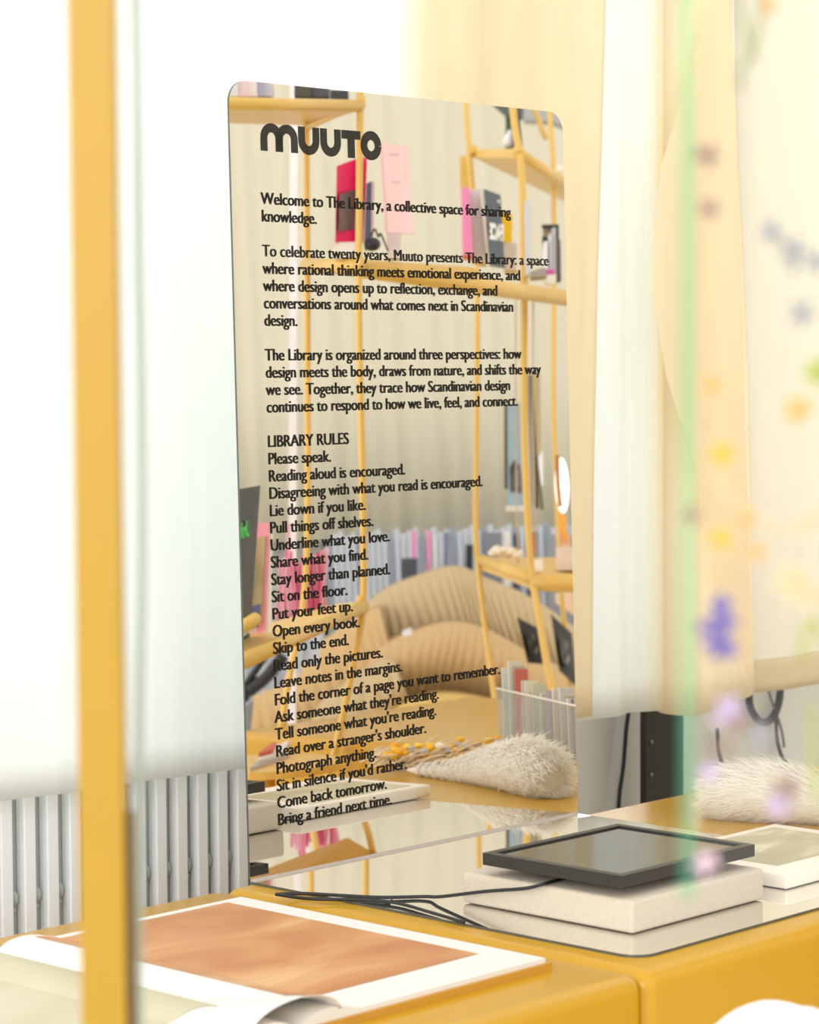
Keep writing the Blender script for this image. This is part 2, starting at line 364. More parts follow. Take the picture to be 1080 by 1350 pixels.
# the heavy rounded logo letters
def strip(path, wd):
    P = [np.array(p) for p in path]; v = []; f = []
    for i, p in enumerate(P):
        t = P[min(i+1, len(P)-1)]-P[max(i-1, 0)]; t = t/np.linalg.norm(t); n_ = np.array([-t[1], t[0]])
        w2 = wd[i] if hasattr(wd, '__len__') else wd
        v += [p+n_*w2/2, p-n_*w2/2]
    f = [(2*i, 2*i+1, 2*i+3, 2*i+2) for i in range(len(P)-1)]
    return v, f
def arc(cx, cy, rx, ry, a0, a1, n=14):
    return [(cx+rx*math.cos(math.radians(a0+(a1-a0)*k/n)), cy+ry*math.sin(math.radians(a0+(a1-a0)*k/n))) for k in range(n+1)]
def letter(name, strips):
    mb = MB()
    for sv, sf in strips:
        n_ = len(sv)
        a = [mp(p[0], p[1], 0.0004) for p in sv]; b = [mp(p[0], p[1], 0.0007) for p in sv]
        mb.add(a+b, [tuple(q[::-1]) for q in sf]+[tuple(i+n_ for i in q) for q in sf]+[(2*i, 2*i+2, n_+2*i+2, n_+2*i) for i in range(n_//2-1)]+[(2*i+1, 2*i+3, n_+2*i+3, n_+2*i+1) for i in range(n_//2-1)])
    return mb.build(name, M_INK, sign)
b0, b1, sw = 1.1065, 1.1490, 0.0138
def arch(x0, x1):
    r = (x1-x0)/2-sw/2; c = (x0+x1)/2
    return strip([(x0+sw/2, b0)]+arc(c, b1-sw/2-r, r, r, 180, 0)+[(x1-sw/2, b0)], sw)
def cup(x0, x1):
    r = (x1-x0)/2-sw/2; c = (x0+x1)/2
    return strip([(x0+sw/2, b1-0.001)]+arc(c, b0-0.0015+sw/2+r, r, r, 180, 360)+[(x1-sw/2, b1-0.001)], sw)
letter('logo_letter', [arch(0.0632, 0.1085), arch(0.0960, 0.1415)])
letter('logo_letter', [cup(0.1435, 0.1885)])
letter('logo_letter', [cup(0.1915, 0.2360)])
letter('logo_letter', [strip([(0.2385, b1-0.0075), (0.2800, b1-0.0075)], 0.0135), strip([(0.2592, b1-0.001), (0.2592, b0-0.001)], 0.0152)])
letter('logo_letter', [strip(arc(0.3040, (b0+b1)/2-0.0006, 0.0160, 0.0160, 0, 360, 36), 0.0142)])

# ------------------------------------------------------------------ slab and screen on the base plate
v, f = bbox(0.096, 0.405, -0.660, -0.345, 0.0012, 0.047, 0.006, 3)
tag(obj('stone_slab', v, f, M_STONE, smooth=True), 'pale porous stone slab on the mirror base under the black screen', 'slab')
t = thing('screen', 'black framed flat screen lying on the pale stone slab', 'screen', (0.25, -0.51, 0.047))
X0, X1, Y0, Y1, Z0, Z1 = 0.094, 0.404, -0.643, -0.388, 0.0625, 0.080
fr = 0.013
mb = MB()
for bx in ((X0, X1, Y0, Y0+fr), (X0, X1, Y1-fr, Y1), (X0, X0+fr, Y0+fr, Y1-fr), (X1-fr, X1, Y0+fr, Y1-fr)): mb.add(*box(*bx, Z0, Z1))
mb.build('frame', M_BLACK, t)
obj('glass', *box(X0+fr, X1-fr, Y0+fr, Y1-fr, Z0+0.002, Z1-0.0025), M_SCREEN, t)
obj('stand', *bbox(0.15, 0.36, -0.60, -0.43, 0.047, 0.0625, 0.002, 2), M_BLACKG, t)
for yy in (-0.62, -0.53, -0.44, -0.405): obj('screw_hole', *ball((X0, yy, 0.071), 0.0022, 8, 6, (0.3, 1, 1)), M_BLACKG, t, True)
cz = 0.0035
cable('power_cable', [(0.152, -0.50, 0.0505), (0.11, -0.502, 0.0505), (0.090, -0.50, 0.049), (0.088, -0.47, 0.040), (0.085, -0.401, 0.027), (0.080, -0.32, 0.009), onz(560, 1182, cz), onz(500, 1183, cz), onz(440, 1180, cz), onz(400, 1178, cz), onz(364, 1179, cz)],
      0.0026, 'black power cable leading left from the screen across the mirror base')
cable('power_cable', [onz(364, 1179, cz), onz(410, 1185, cz), onz(470, 1186, cz), onz(520, 1190, cz), onz(565, 1202, cz), onz(612, 1216, cz)],
      0.0026, 'second black cable curving along the front edge of the mirror base')
# ---- book at the right with a photograph on its cover
bk = thing('photo_book', 'white hardback with an olive photograph on the cover beside the slab', 'book', (0.75, -0.5, 0))
obj('cover', *bbox(0.482, 0.82, -0.645, -0.385, 0.0012, 0.023, 0.003, 2), mat('ivory_cover', rgb(240, 230, 214), 0.55), bk, True)
def picmat(name, c1, c2, c3, scale, stretch=(1, 1, 1)):
    m = bpy.data.materials.new(name); m.use_nodes = True; nt = m.node_tree; b = nt.nodes['Principled BSDF']; b.inputs['Roughness'].default_value = 0.5
    tc = nt.nodes.new('ShaderNodeTexCoord'); mp_ = nt.nodes.new('ShaderNodeMapping'); mp_.inputs['Scale'].default_value = stretch
    no = nt.nodes.new('ShaderNodeTexNoise'); no.inputs['Scale'].default_value = scale; no.inputs['Detail'].default_value = 3; no.inputs['Distortion'].default_value = 0.8
    cr = nt.nodes.new('ShaderNodeValToRGB'); e = cr.color_ramp.elements; e[0].position = 0.36; e[0].color = c1; e[1].position = 0.66; e[1].color = c3
    q = cr.color_ramp.elements.new(0.52); q.color = c2
    nt.links.new(tc.outputs['Object'], mp_.inputs[0]); nt.links.new(mp_.outputs[0], no.inputs[0]); nt.links.new(no.outputs[0], cr.inputs[0]); nt.links.new(cr.outputs[0], b.inputs['Base Color'])
    return m
obj('cover_photograph', *box(0.53, 0.79, -0.595, -0.405, 0.023, 0.0235), picmat('olive_photo', rgb(178, 168, 136), rgb(190, 180, 148), rgb(222, 210, 184), 7, (1, 2, 1)), bk)
obj('page_block', *box(0.486, 0.818, -0.641, -0.389, 0.0009, 0.0012), M_PAPER, bk)
M_FLUFF = sheer('cream_fluff', (0.985, 0.95, 0.88, 1), 0.0)
# ---- cream fluffy feather bundle, seen directly and again in the mirror
def fluffy(name, label, axis, rad, strands, seed, m=M_FLUFF, cat='bundle', z0=-0.004, spray=0.03):
    rnd = random.Random(seed); path = smooth_path([np.array(p, float) for p in axis], 6); n = len(path)
    t_ = thing(name, label, cat, (path[n//2][0], path[n//2][1], z0))
    rr = np.interp(np.linspace(0, 1, n), np.linspace(0, 1, len(rad)), rad)
    v, f = tube(path, list(rr), 16)
    v = [np.array([p[0], p[1], max(z0+0.001, (p[2]-z0)*0.9+z0)]) for p in v]
    obj('core', v, f, m, t_, True)
    mb = MB()
    for k in range(strands):
        u = rnd.random()**0.8; i = int(u*(n-2)); p = path[i]; tn = path[i+1]-path[i]; tn /= np.linalg.norm(tn)
        a = rnd.uniform(0, 2*PI); e1 = np.cross(tn, [0, 0, 1.0]); e1 /= np.linalg.norm(e1); e2 = np.cross(e1, tn)
        rd_ = math.cos(a)*e1+math.sin(a)*e2; r_ = rr[i]*rnd.uniform(0.75, 1.0)
        s_ = p+rd_*r_; L = rnd.uniform(0.5, 1.0)*spray*(0.6+rr[i]/max(rr)); bk_ = -tn
        e = s_+(rd_*rnd.uniform(0.05, 0.38)+bk_*rnd.uniform(0.6, 1.0)+np.array([rnd.uniform(-.22, .22) for _ in range(3)]))*L
        s_[2] = max(s_[2], z0+0.002); e[2] = max(e[2], z0+0.001); sd = np.cross(e-s_, rd_); sd = sd/(np.linalg.norm(sd)+1e-9)*rnd.uniform(0.0004, 0.0010)
        md = (s_+e)/2+rd_*0.003
        mb.add([s_-sd, s_+sd, md+sd*0.8, md-sd*0.8, e], [(0, 1, 2, 3), (3, 2, 4)])
    o_ = obj('fibres', mb.v, mb.f, m, t_, fix=False); o_['kind'] = 'stuff'
    return t_
fluffy('feather_bundle', 'cream fluffy feather bundle lying on the mustard bench to the right of the mirror', [(0.925, -0.175, 0.030), (0.945, -0.215, 0.038), (0.975, -0.29, 0.042), (1.01, -0.40, 0.030), (1.04, -0.53, 0.014), (1.06, -0.67, 0.006)],
       [0.028, 0.050, 0.056, 0.040, 0.020, 0.003], 14000, 3, z0=-0.003)
# ---- open art book on the left bench
bk = thing('open_art_book', 'large open art book showing an orange plate, on the left bench', 'book', (-0.56, -0.4, -0.004))
BX0, BX1, GX, BY0, BY1 = -1.02, -0.124, -0.572, -0.690, -0.112
obj('cover', *box(BX0-0.01, BX1+0.006, BY0-0.006, BY1+0.006, -0.004, 0.006), mat('gold_cover', (0.55, 0.28, 0.03, 1), 0.45), bk)
def pageheight(x):
    d = abs(x-GX); s = 0.0045*math.exp(-(d/0.05)**2)
    return 0.012+0.010*math.sin(min(1.0, d/0.10)*PI)*(1 if d < 0.10 else 0)-0.007*math.exp(-(d/0.012)**2)
def page_block(name, xa, xb, m):
    A, f = grid(lambda u, v: (xa+(xb-xa)*u, BY0+(BY1-BY0)*v, pageheight(xa+(xb-xa)*u)), 44, 1)
    n = len(A); B = [(p[0], p[1], 0.006) for p in A]; w_ = 45
    g = [tuple(n+k for k in q[::-1]) for q in f]; e = []
    for i in range(44): e.append((i+1, i, n+i, n+i+1)); k = w_+i; e.append((k, k+1, n+k+1, n+k))
    e.append((0, w_, n+w_, n)); e.append((w_+44, 44, n+44, n+w_+44))
    return obj(name, A+B, f+g+e, m, bk)
page_block('right_pages', GX+0.001, BX1, M_PAPER); page_block('left_pages', BX0, GX-0.001, M_PAPER)
def plate(name, xa, xb, ya, yb, m):
    A, f = grid(lambda u, v: (xa+(xb-xa)*u, ya+(yb-ya)*v, pageheight(xa+(xb-xa)*u)+0.0004), 40, 1, (0, 0, 0.0002))
    obj(name, A, f, m, bk)
plate('orange_plate', -0.515, -0.165, -0.610, -0.128, picmat('orange_print', rgb(184, 122, 72), rgb(200, 144, 92), rgb(214, 170, 122), 3.2, (1, 2.2, 1)))
plate('khaki_plate', -0.975, -0.585, -0.575, -0.155, picmat('khaki_print', rgb(184, 174, 142), rgb(194, 186, 156), rgb(202, 193, 165), 3))
obj('turned_leaf', *grid(lambda u, v: (-0.60-0.075*math.cos(PI*(0.08+0.9*u))*1.0+0.02, BY0-0.004+0.16*v, 0.012+0.030*math.sin(PI*(0.05+0.9*u))*(1-v)**1.5+0.002), 16, 8, (0, 0, 0.0008)), M_PAPER, bk, True)

# ------------------------------------------------------------------ foreground
t = thing('shelf_post', 'out-of-focus yellow square post standing close at the left', 'post', (*ond(135, 675, 1.62)[:2], FLOOR))
pc = ond(131, 675, 1.62); hw = 0.0138
e1 = np.array([RT[0], RT[1], 0]); e1 /= np.linalg.norm(e1); e2 = np.array([FW[0], FW[1], 0]); e2 /= np.linalg.norm(e2)
def obox(c, a, b, z0, z1):
    q = [c-e1*a-e2*b, c+e1*a-e2*b, c+e1*a+e2*b, c-e1*a+e2*b]
    return hexa([(p[0], p[1], z0) for p in q], [(p[0], p[1], z1) for p in q])
obj('body', *obox(pc, hw, hw, FLOOR, 1.9), M_YPOST, t)
obj('foot', *obox(pc, hw*1.6, hw*1.6, FLOOR, FLOOR+0.01), M_YPOST, t)
obj('dark_strap', *obox(pc+e1*(hw+0.0022)+e2*0.004, 0.0022, 0.008, FLOOR+0.1, 0.505), cm(110, 86, 44), t)
pts = [ond(178, -60, 1.66), ond(181, 120, 1.66), ond(183, 330, 1.66), ond(187, 560, 1.66), ond(188, 760, 1.66), ond(184, 930, 1.66), ond(184, 1060, 1.66), ond(183, 1180, 1.66), ond(184, 1400, 1.66)]
cable('pale_cable', pts, 0.0028, 'blurred pale grey-green cord hanging beside the yellow post', mixmat('cord_green', ('ShaderNodeBsdfTransparent', (0.9, 0.93, 0.9, 1)), ('ShaderNodeBsdfDiffuse', (0.50, 0.56, 0.49, 1)), 0.5))
# glass pane with pressed flowers
PD = 1.25
gp = thing('pressed_flower_pane', 'clear glass pane with pressed flowers, close at the right and out of focus', 'glass pane', (*ond(1150, 1190, PD)[:2], ond(1150, 1186, PD)[2]))
def gpt(x, y, off=0.0): return ond(x, y, PD)+FW*off
def gslab(x0, x1, y0, y1, a, b): return hexa([gpt(x0, y1, a), gpt(x1, y1, a), gpt(x1, y0, a), gpt(x0, y0, a)], [gpt(x0, y1, b), gpt(x1, y1, b), gpt(x1, y0, b), gpt(x0, y0, b)])
obj('pane', *gslab(916, 1500, -500, 1186, 0, 0.004), M_PANE, gp)
obj('left_edge', *gslab(897, 915.5, -500, 1186, 0, 0.004), M_GLASSEDGE, gp)
PET = {'yellow': cm(232, 166, 40), 'orange': cm(220, 158, 80), 'purple': cm(104, 92, 156), 'violet': cm(178, 158, 190), 'brown': cm(140, 116, 104), 'grey': cm(142, 142, 146),
       'green': cm(150, 160, 50), 'olive': cm(140, 146, 104), 'tan': cm(206, 180, 140), 'pink': cm(206, 180, 190)}
def flower(x, y, r, kind, stem=None, n=5):
    mb = MB(); px = PD/F_PX
    for k in range(n):
        a = 2*PI*k/n+random.random()*0.5; pl = []
        for q in range(8):
            b = 2*PI*q/8; lx = r*0.55+r*0.45*math.cos(b); ly = r*0.26*math.sin(b)
            pl.append(gpt(x+lx*math.cos(a)-ly*math.sin(a), y+lx*math.sin(a)+ly*math.cos(a), -0.0004-0.0003*k))
        mb.add(*prism(pl, FW*0.00025))
    mb.add(*prism([gpt(x+r*0.22*math.cos(2*PI*q/8), y+r*0.22*math.sin(2*PI*q/8), -0.0032) for q in range(8)], FW*0.0028))
    h = mb.build('pressed_flower', PET[kind], gp)
    if stem:
        obj('stem', *tube([gpt(*p, -0.0006) for p in stem], 0.0006, 6), PET['olive'], h)
for a in ((932, 205, 20, 'brown'), (935, 275, 17, 'brown'), (938, 508, 15, 'orange'), (952, 600, 20, 'yellow'), (951, 710, 18, 'yellow'), (998, 728, 14, 'orange'), (986, 682, 15, 'orange'),
          (1052, 540, 22, 'orange'), (1078, 492, 22, 'green'), (912, 680, 14, 'brown'), (952, 812, 26, 'purple'), (946, 845, 24, 'purple'), (960, 855, 16, 'purple'), (928, 828, 12, 'purple'), (1042, 765, 26, 'tan'),
          (1062, 785, 22, 'tan'), (960, 940, 26, 'violet'), (972, 955, 18, 'brown'), (955, 985, 14, 'brown'), (1002, 970, 20, 'grey'), (934, 1018, 16, 'violet'), (1036, 1040, 24, 'brown'), (1026, 1062, 18, 'violet'), (930, 1138, 20, 'pink'),
          (1016, 305, 18, 'grey'), (1046, 332, 22, 'grey'), (1076, 346, 18, 'grey'), (1058, 412, 20, 'grey'), (1012, 8, 14, 'orange'), (1064, 690, 14, 'tan'), (930, 20, 22, 'tan')):
    flower(*a)
for st, kd in (([(1004, -30), (1002, 30), (994, 60), (978, 92), (974, 118)], 'olive'), ([(968, -20), (982, 40), (996, 80)], 'olive'), ([(1058, 870), (1062, 835), (1072, 818), (1090, 850)], 'green'),
               ([(1016, 305), (1040, 330), (1046, 360)], 'grey'), ([(1070, 930), (1072, 1000), (1078, 1060)], 'green'), ([(1045, 760), (1090, 800)], 'tan'), ([(952, 780), (948, 830), (940, 870)], 'purple'),
               ([(940, 620), (968, 660), (1030, 700), (1100, 668)], 'tan')):
    obj('pressed_stem', *tube(smooth_path([gpt(*p, -0.001) for p in st], 4), 0.0015, 6), PET[kd], gp, True)
# white gathered cloth on a small stool, bottom right
P0 = ond(1090, 1440, 2.35)
st = thing('round_stool', 'small round stool under the white gathered cloth', 'stool', (P0[0], P0[1], FLOOR))
ZS = ond(1060, 1452, 2.35)[2]
obj('seat', *tube([(P0[0], P0[1], ZS-0.03), (P0[0], P0[1], ZS)], 0.16, 32), M_YTUBE, st)
for k in range(3):
    a = 2*PI*k/3; obj('leg', *tube([(P0[0]+0.10*math.cos(a), P0[1]+0.10*math.sin(a), ZS-0.03), (P0[0]+0.15*math.cos(a), P0[1]+0.15*math.sin(a), FLOOR)], 0.011, 8), M_YTUBE, st, True)
def ruf(u, v):
    a = 2*PI*u; r_ = 0.15*(1-v)**0.7+0.002; r_ *= 1+0.10*math.sin(7*a+2)*(1-v)+0.05*math.sin(13*a)
    return (P0[0]+r_*math.cos(a), P0[1]+r_*math.sin(a), ZS+0.0005+0.078*math.sin(v*PI/2)+0.010*math.sin(5*a+1)*math.sin(PI*v)+0.006*math.sin(9*a)*math.sin(PI*v))
A, f = grid(ruf, 96, 12); f.append(tuple(range(96))[::-1])
tag(obj('gathered_cloth', A, f, mat('bright_white_cotton', rgb(250, 249, 250), 0.9), smooth=True), 'white gathered cloth heap in the bottom right corner', 'cloth')
# ------------------------------------------------------------------ the room that the mirror shows (all of it stands behind and to the right of the viewer)
M_WALLF = sheer('cream_room_curtain', (0.80, 0.76, 0.63, 1), 0.0)
def vprism(name, pts, dep, t, m, parent=None, smooth=False):
    """solid with the outline pts as the mirror shows it, front face at depth dep (one number or one per corner), thickness t"""
    ds = dep if hasattr(dep, '__len__') else [dep]*len(pts)
    a = [V(x, y, d) for (x, y), d in zip(pts, ds)]; off = (refl(FW)-refl([0, 0, 0]))*t
    v, f = prism(a, off); return obj(name, v, f, m, parent, smooth)
def vtube(name, pts, r, m, parent=None, n=6):
    """pts: (x, y, depth)"""
    P = [V(*p) for p in pts]
    if n > 1: P = smooth_path(P, n)
    return obj(name, *tube(P, r, 10), m, parent, True)
def quad(x0, x1, y0, y1, dx=0): return [(x0, y0), (x1, y0), (x1+dx, y1), (x0+dx, y1)]
# far wall, low wall strip below the curtain, curtain with folds
def vert_base(P, z=FLOOR): P = np.array(P, float); P[2] = z; return P
a_, b_ = vert_base(V(-150, 500, 10.9)), vert_base(V(1250, 500, 10.9))
dW = (b_-a_)/np.linalg.norm(b_-a_); nW = np.array([0.7275, -0.6856, 0.0])
v, f = prism([a_-dW*1.0, b_+dW*1.0, b_+dW*1.0+np.array([0, 0, 3.84]), a_-dW*1.0+np.array([0, 0, 3.84])], nW*0.12)
struct(obj('wall_far', v, f, mat('far_plaster', rgb(206, 206, 200), 0.8)))
wc_l, wc_r = V(-60, 700, 10.5), V(1000, 700, 10.5)
def farfold(u, v):
    p = wc_l*(1-u)+wc_r*u; zt, zb = 2.9, V(560, 706, 10.5)[2]
    p = p.copy(); p[2] = zt+(zb-zt)*v
    s = u*3.3
    return p+nW*(-0.006*math.sin(2*PI*7.3*s)-0.005*math.sin(2*PI*12.1*s+1)-0.010*math.sin(2*PI*2.1*s))
tag(obj('curtain', *grid(farfold, 360, 4, nW*0.004), mat('ivory_room_curtain', rgb(216, 210, 188), 0.85, 0, 0.03, 8, stretch=(14, 14, 0.4)), smooth=True), 'ivory full-width room curtain reflected in the mirror behind the shelving', 'curtain')
# ribbed radiators under the far curtain
FARR = mat('blue_grey_fins', rgb(196, 204, 214), 0.5)
t = thing('radiator', 'blue-grey ribbed radiator reflected in the mirror behind the sofa', 'radiator', vert_base(V(560, 740, 9.7)))
bl, br_ = V(430, 745, 9.9), V(760, 745, 9.9)
for i in range(40):
    u = (i+0.5)/40; p = bl*(1-u)+br_*u; q = vert_base(p); zt = V(560, 704, 9.8)[2]+0.01*(i % 3)
    a = q-dW*0.010; b = q+dW*0.010
    v, f = hexa([a, b, b+nW*0.05, a+nW*0.05], [np.array([*k[:2], zt]) for k in (a, b, b+nW*0.05, a+nW*0.05)])
    obj('fin', v, f, FARR if i % 5 else cm(150, 158, 172), t)
k0 = bl-dW*0.02+nW*0.07; k1 = br_+nW*0.07; k0[2] = k1[2] = FLOOR
v, f = hexa([k0, k1, k1+nW*0.01, k0+nW*0.01], [np.array([*k[:2], zt-0.02]) for k in (k0, k1, k1+nW*0.01, k0+nW*0.01)]); obj('back_panel', v, f, cm(120, 126, 138), t)
def vbox(name, x0, x1, y0, y1, d, t_, m, label, cat, group=None, dx=0): return tag(vprism(name, quad(x0, x1, y0, y1, dx), d, t_, m), label, cat, group)
# things standing in front of the far radiator
FG = 'books and boxes in front of the far radiator'
for i, (x0, x1, y0, y1, c, lb) in enumerate([
    (530, 551, 736, 768, (70, 74, 84), 'dark grey box before the blue-grey radiator'), (614, 624, 718, 748, (36, 38, 44), 'narrow black case before the blue-grey radiator'),
    (543, 549, 700, 716, (226, 130, 180), 'small pink card above the dark grey box'), (562, 568, 700, 730, (230, 150, 190), 'tall pink strip card before the radiator'),
    (571, 576, 706, 744, (238, 240, 246), 'white strip card before the radiator'), (585, 592, 702, 760, (120, 128, 146), 'slate grey folder before the radiator'),
    (636, 662, 702, 738, (126, 130, 140), 'wide slate panel behind the pole right of the sofa crest'), (664, 672, 700, 738, (240, 236, 232), 'white folder right of the wide slate panel'),
    (676, 684, 704, 742, (60, 66, 84), 'navy folder right of the white folder'), (694, 708, 700, 735, (86, 92, 106), 'dark slate box by the red book'), (722, 760, 705, 735, (150, 152, 158), 'grey panel at the right edge of the mirror')]):
    vbox('folder' if x1-x0 < 12 else 'storage_box', x0, x1, y0, 1020, 9.45+0.02*i, 0.02, cm(*c), lb, 'folder' if x1-x0 < 12 else 'box', FG)

# ---- tubular shelving: left rack
M_SH = M_YTUBE
M_SHU = M_YTUBE
def shelf(name, A, B, Cp, Dp, th_, parent):
    """board with front edge A-B and back edge D-C (x,y,depth as seen in the mirror), rolled front lip"""
    P = [V(*q) for q in (A, B, Cp, Dp)]; dz = np.array([0, 0, -th_])
    s = obj(name, *hexa([p+dz for p in P], P), M_SH, parent)
    obj('front_lip', *tube([P[0]+dz/2, P[1]+dz/2], th_*0.62, 12), M_SH, s, True)
    obj('back_lip', *tube([P[3]+dz/2, P[2]+dz/2], th_*0.50, 10), M_SH, s, True)
    return s
lr = thing('tube_rack', 'left yellow tubular rack reflected in the mirror, with the magenta book', 'shelving', vert_base(V(440, 700, 6.2)))
vtube('pole', [(475, -60, 5.9), (475, 120, 5.9), (473, 400, 5.9), (477, 600, 5.9), (479, 790, 5.9), (465, 880, 5.85), (441, 991, 5.8), (398, 1150, 5.75), (372, 1330, 5.75)], 0.0082, M_SH, lr)
vtube('pole', [(403, -60, 6.3), (404, 150, 6.3), (405, 400, 6.3), (405, 700, 6.3), (397, 820, 6.25), (384, 880, 6.2), (366, 985, 6.15), (345, 1110, 6.1), (330, 1290, 6.1)], 0.0082, M_SH, lr)
shelf('shelf', (280, 129, 5.45), (475, 133, 5.9), (404, 154, 6.5), (280, 150, 6.2), 0.022, lr)
shelf('shelf', (404, 343, 6.25), (475, 342, 5.92), (620, 352, 6.3), (560, 360, 6.7), 0.028, lr)
shelf('shelf', (292, 876, 4.85), (478, 792, 5.9), (445, 796, 6.05), (286, 842, 5.35), 0.026, lr)
vtube('pole', [(284, -60, 5.05), (284, 400, 5.05), (284, 880, 5.05), (284, 1100, 5.05), (284, 1480, 5.05)], 0.0082, M_SH, lr, 2)
vtube('rail', [(284, 842, 5.0), (320, 826, 5.02), (338, 815, 5.05)], 0.013, M_SH, lr, 3)
for yj in (133, 345, 790): obj('clamp', *tube([V(476, yj-5, 5.9), V(476, yj+8, 5.9)], 0.0105, 12), M_SH, lr, True)
vtube('brace', [(405, 168, 6.3), (440, 152, 6.1), (474, 140, 5.9)], 0.008, M_SH, lr, 3)
# right rack with the long middle shelf
rr_ = thing('tube_rack', 'right yellow tubular rack reflected in the mirror, with two tilted shelves', 'shelving', vert_base(V(680, 700, 7.0)))
vtube('pole', [(611, -60, 7.5), (614, 130, 7.5), (628, 330, 7.5), (629, 500, 7.5), (627, 690, 7.5), (632, 760, 7.5), (640, 830, 7.45), (650, 905, 7.4), (668, 1040, 7.3), (688, 1180, 7.3)], 0.0082, M_SH, rr_)
vtube('pole', [(664, -60, 6.9), (676, 140, 6.9), (688, 230, 6.9), (691, 400, 6.9), (691, 560, 6.9), (697, 700, 6.9), (702, 760, 6.9), (712, 820, 6.85), (723, 885, 6.8), (748, 1010, 6.7), (776, 1240, 6.7)], 0.0098, M_SH, rr_)
vtube('pole', [(716, -60, 7.9), (725, 150, 7.9), (730, 230, 7.9), (730, 400, 7.9), (730, 540, 7.9), (733, 620, 7.9), (739, 760, 7.9), (750, 900, 7.9), (760, 1130, 7.9)], 0.0078, M_SH, rr_)
shelf('shelf', (476, 345, 5.95), (800, 392, 6.9), (800, 395, 7.5), (560, 362, 6.9), 0.034, rr_)
shelf('shelf', (683, 196, 6.9), (765, 249, 8.3), (765, 266, 8.9), (626, 197, 7.5), 0.024, rr_)
shelf('shelf', (700, 759, 6.9), (800, 764, 6.95), (800, 735, 7.8), (634, 735, 7.5), 0.036, rr_)
for (xj, yj, dj) in ((624, 197, 7.5), (684, 197, 6.9), (634, 737, 7.5), (702, 762, 6.9), (691, 375, 6.9), (731, 392, 7.9)): obj('clamp', *tube([V(xj, yj-5, dj), V(xj, yj+6, dj)], 0.0115, 12), M_SH, rr_, True)
vprism('side_plate', [(606, 206), (622, 204), (624, 300), (609, 300)], 7.6, 0.02, M_SH, rr_)
vtube('rail', [(634, 738, 7.5), (700, 762, 6.9)], 0.016, M_SH, rr_, 1)
# white upright, dark ceiling frame pieces
vbox('white_upright', 383, 393, -60, 1190, 7.2, 0.02, cm(240, 236, 240), 'narrow white upright reflected behind the left rack', 'post', dx=-4)
tag(vprism('dark_canopy', [(632, 120), (690, 132), (690, 156), (668, 152)], 8.9, 0.05, cm(84, 92, 90)), 'dark grey canopy panel at the top of the reflection', 'panel')
vbox('green_upright', 667, 677, 148, 200, 8.95, 0.03, cm(60, 86, 66), 'dark green upright above the tilted shelf', 'post')
tag(vprism('leaning_frame', [(681, 140), (683, 138), (690, 196), (687, 197)], 7.0, 0.25, cm(44, 48, 50)), 'thin dark frame leaning by the top right pole', 'frame')
tag(vprism('grey_beam', [(690, 130), (770, 150), (770, 178), (730, 160), (692, 158)], 9.4, 0.1, cm(168, 170, 168)), 'grey ceiling beam at the top right corner of the mirror', 'beam')
tag(vtube('slanted_rod', [(702, 138, 9.0), (720, 184, 9.0)], 0.010, M_SH, None, 1), 'slanted yellow rod in the top right corner of the mirror', 'rod')
# ---- things on the shelves
TG = 'things on the top left shelf'
for (x0, x1, y0, y1, c, lb, d) in [(302, 313, 100, 127, (206, 208, 214), 'pale grey book at the corner of the top left shelf', 5.6), (313, 325, 104, 127, (240, 214, 226), 'white book with pink marks on the top left shelf', 5.62),
     (325, 338, 104, 127, (236, 228, 236), 'white book between two pastel ones on the top left shelf', 5.64), (338, 347, 102, 127, (176, 176, 208), 'lavender book on the top left shelf', 5.66), (347, 357, 104, 127, (206, 204, 222), 'pale lilac book on the top left shelf', 5.68)]:
    vbox('book', x0, x1, y0, y1, d, 0.14, cm(*c), lb, 'book', TG, dx=1)
vbox('box', 388, 410, 104, 127, 5.9, 0.10, cm(72, 72, 64), 'dark olive box on the top left shelf', 'box', TG)
vbox('box', 410, 434, 108, 128, 5.95, 0.10, cm(96, 98, 110), 'dark grey box on the top left shelf', 'box', TG)
vbox('speaker', 436, 459, 119, 130, 5.9, 0.06, cm(58, 60, 70), 'small dark speaker at the end of the top left shelf', 'speaker', TG)
def book(pts, d, t_, cover, label, pages=None, group='books on the middle shelf', pg=(240, 236, 230)):
    """pts: outline of the front face; d depths; the page block is a part seen at the edge"""
    P = vert_base(V(*pts[3], d if not hasattr(d, '__len__') else d[0])); P[2] = V(*pts[3], 6)[2]
    t = thing('book', label, 'book', V(*pts[3], d if not hasattr(d, '__len__') else d[3]), group)
    vprism('cover', pts, d, t_, cover, t)
    if pages: vprism('page_block', pages, (d if not hasattr(d, '__len__') else max(d))+0.004, t_*0.9, cm(*pg), t)
    return t
# magenta book with a dark photograph
mb_ = book([(444, 219), (473, 208), (472, 319), (442, 319)], [5.93, 6.02, 6.02, 5.93], 0.02, cm(232, 8, 92), 'magenta book with a dark photograph, leaning behind the left pole')
vprism('spine', [(473, 208), (484, 207), (479, 320), (472, 319)], [6.02, 6.0, 6.0, 6.02], 0.016, cm(232, 0, 120), mb_)
vprism('photograph', [(448, 256), (471, 249), (469, 302), (446, 305)], [5.925, 6.01, 6.01, 5.925], 0.002, picmat('sepia_photo', rgb(80, 62, 58), rgb(110, 86, 78), rgb(176, 140, 124), 9), mb_)
vbox('white_block', 440, 468, 319, 339, 5.95, 0.10, cm(238, 232, 226), 'white block under the magenta book', 'block', 'books on the middle shelf')
b_ = book([(483, 242), (490, 239), (489, 322), (480, 324)], 6.06, 0.12, cm(92, 106, 132), 'slate blue book beside the magenta book', [(490, 239), (494, 240), (492, 322), (489, 322)])
t = thing('black_gadget', 'black gadget with a looped cable between the slate and pink books', 'gadget', V(492, 331, 5.95))
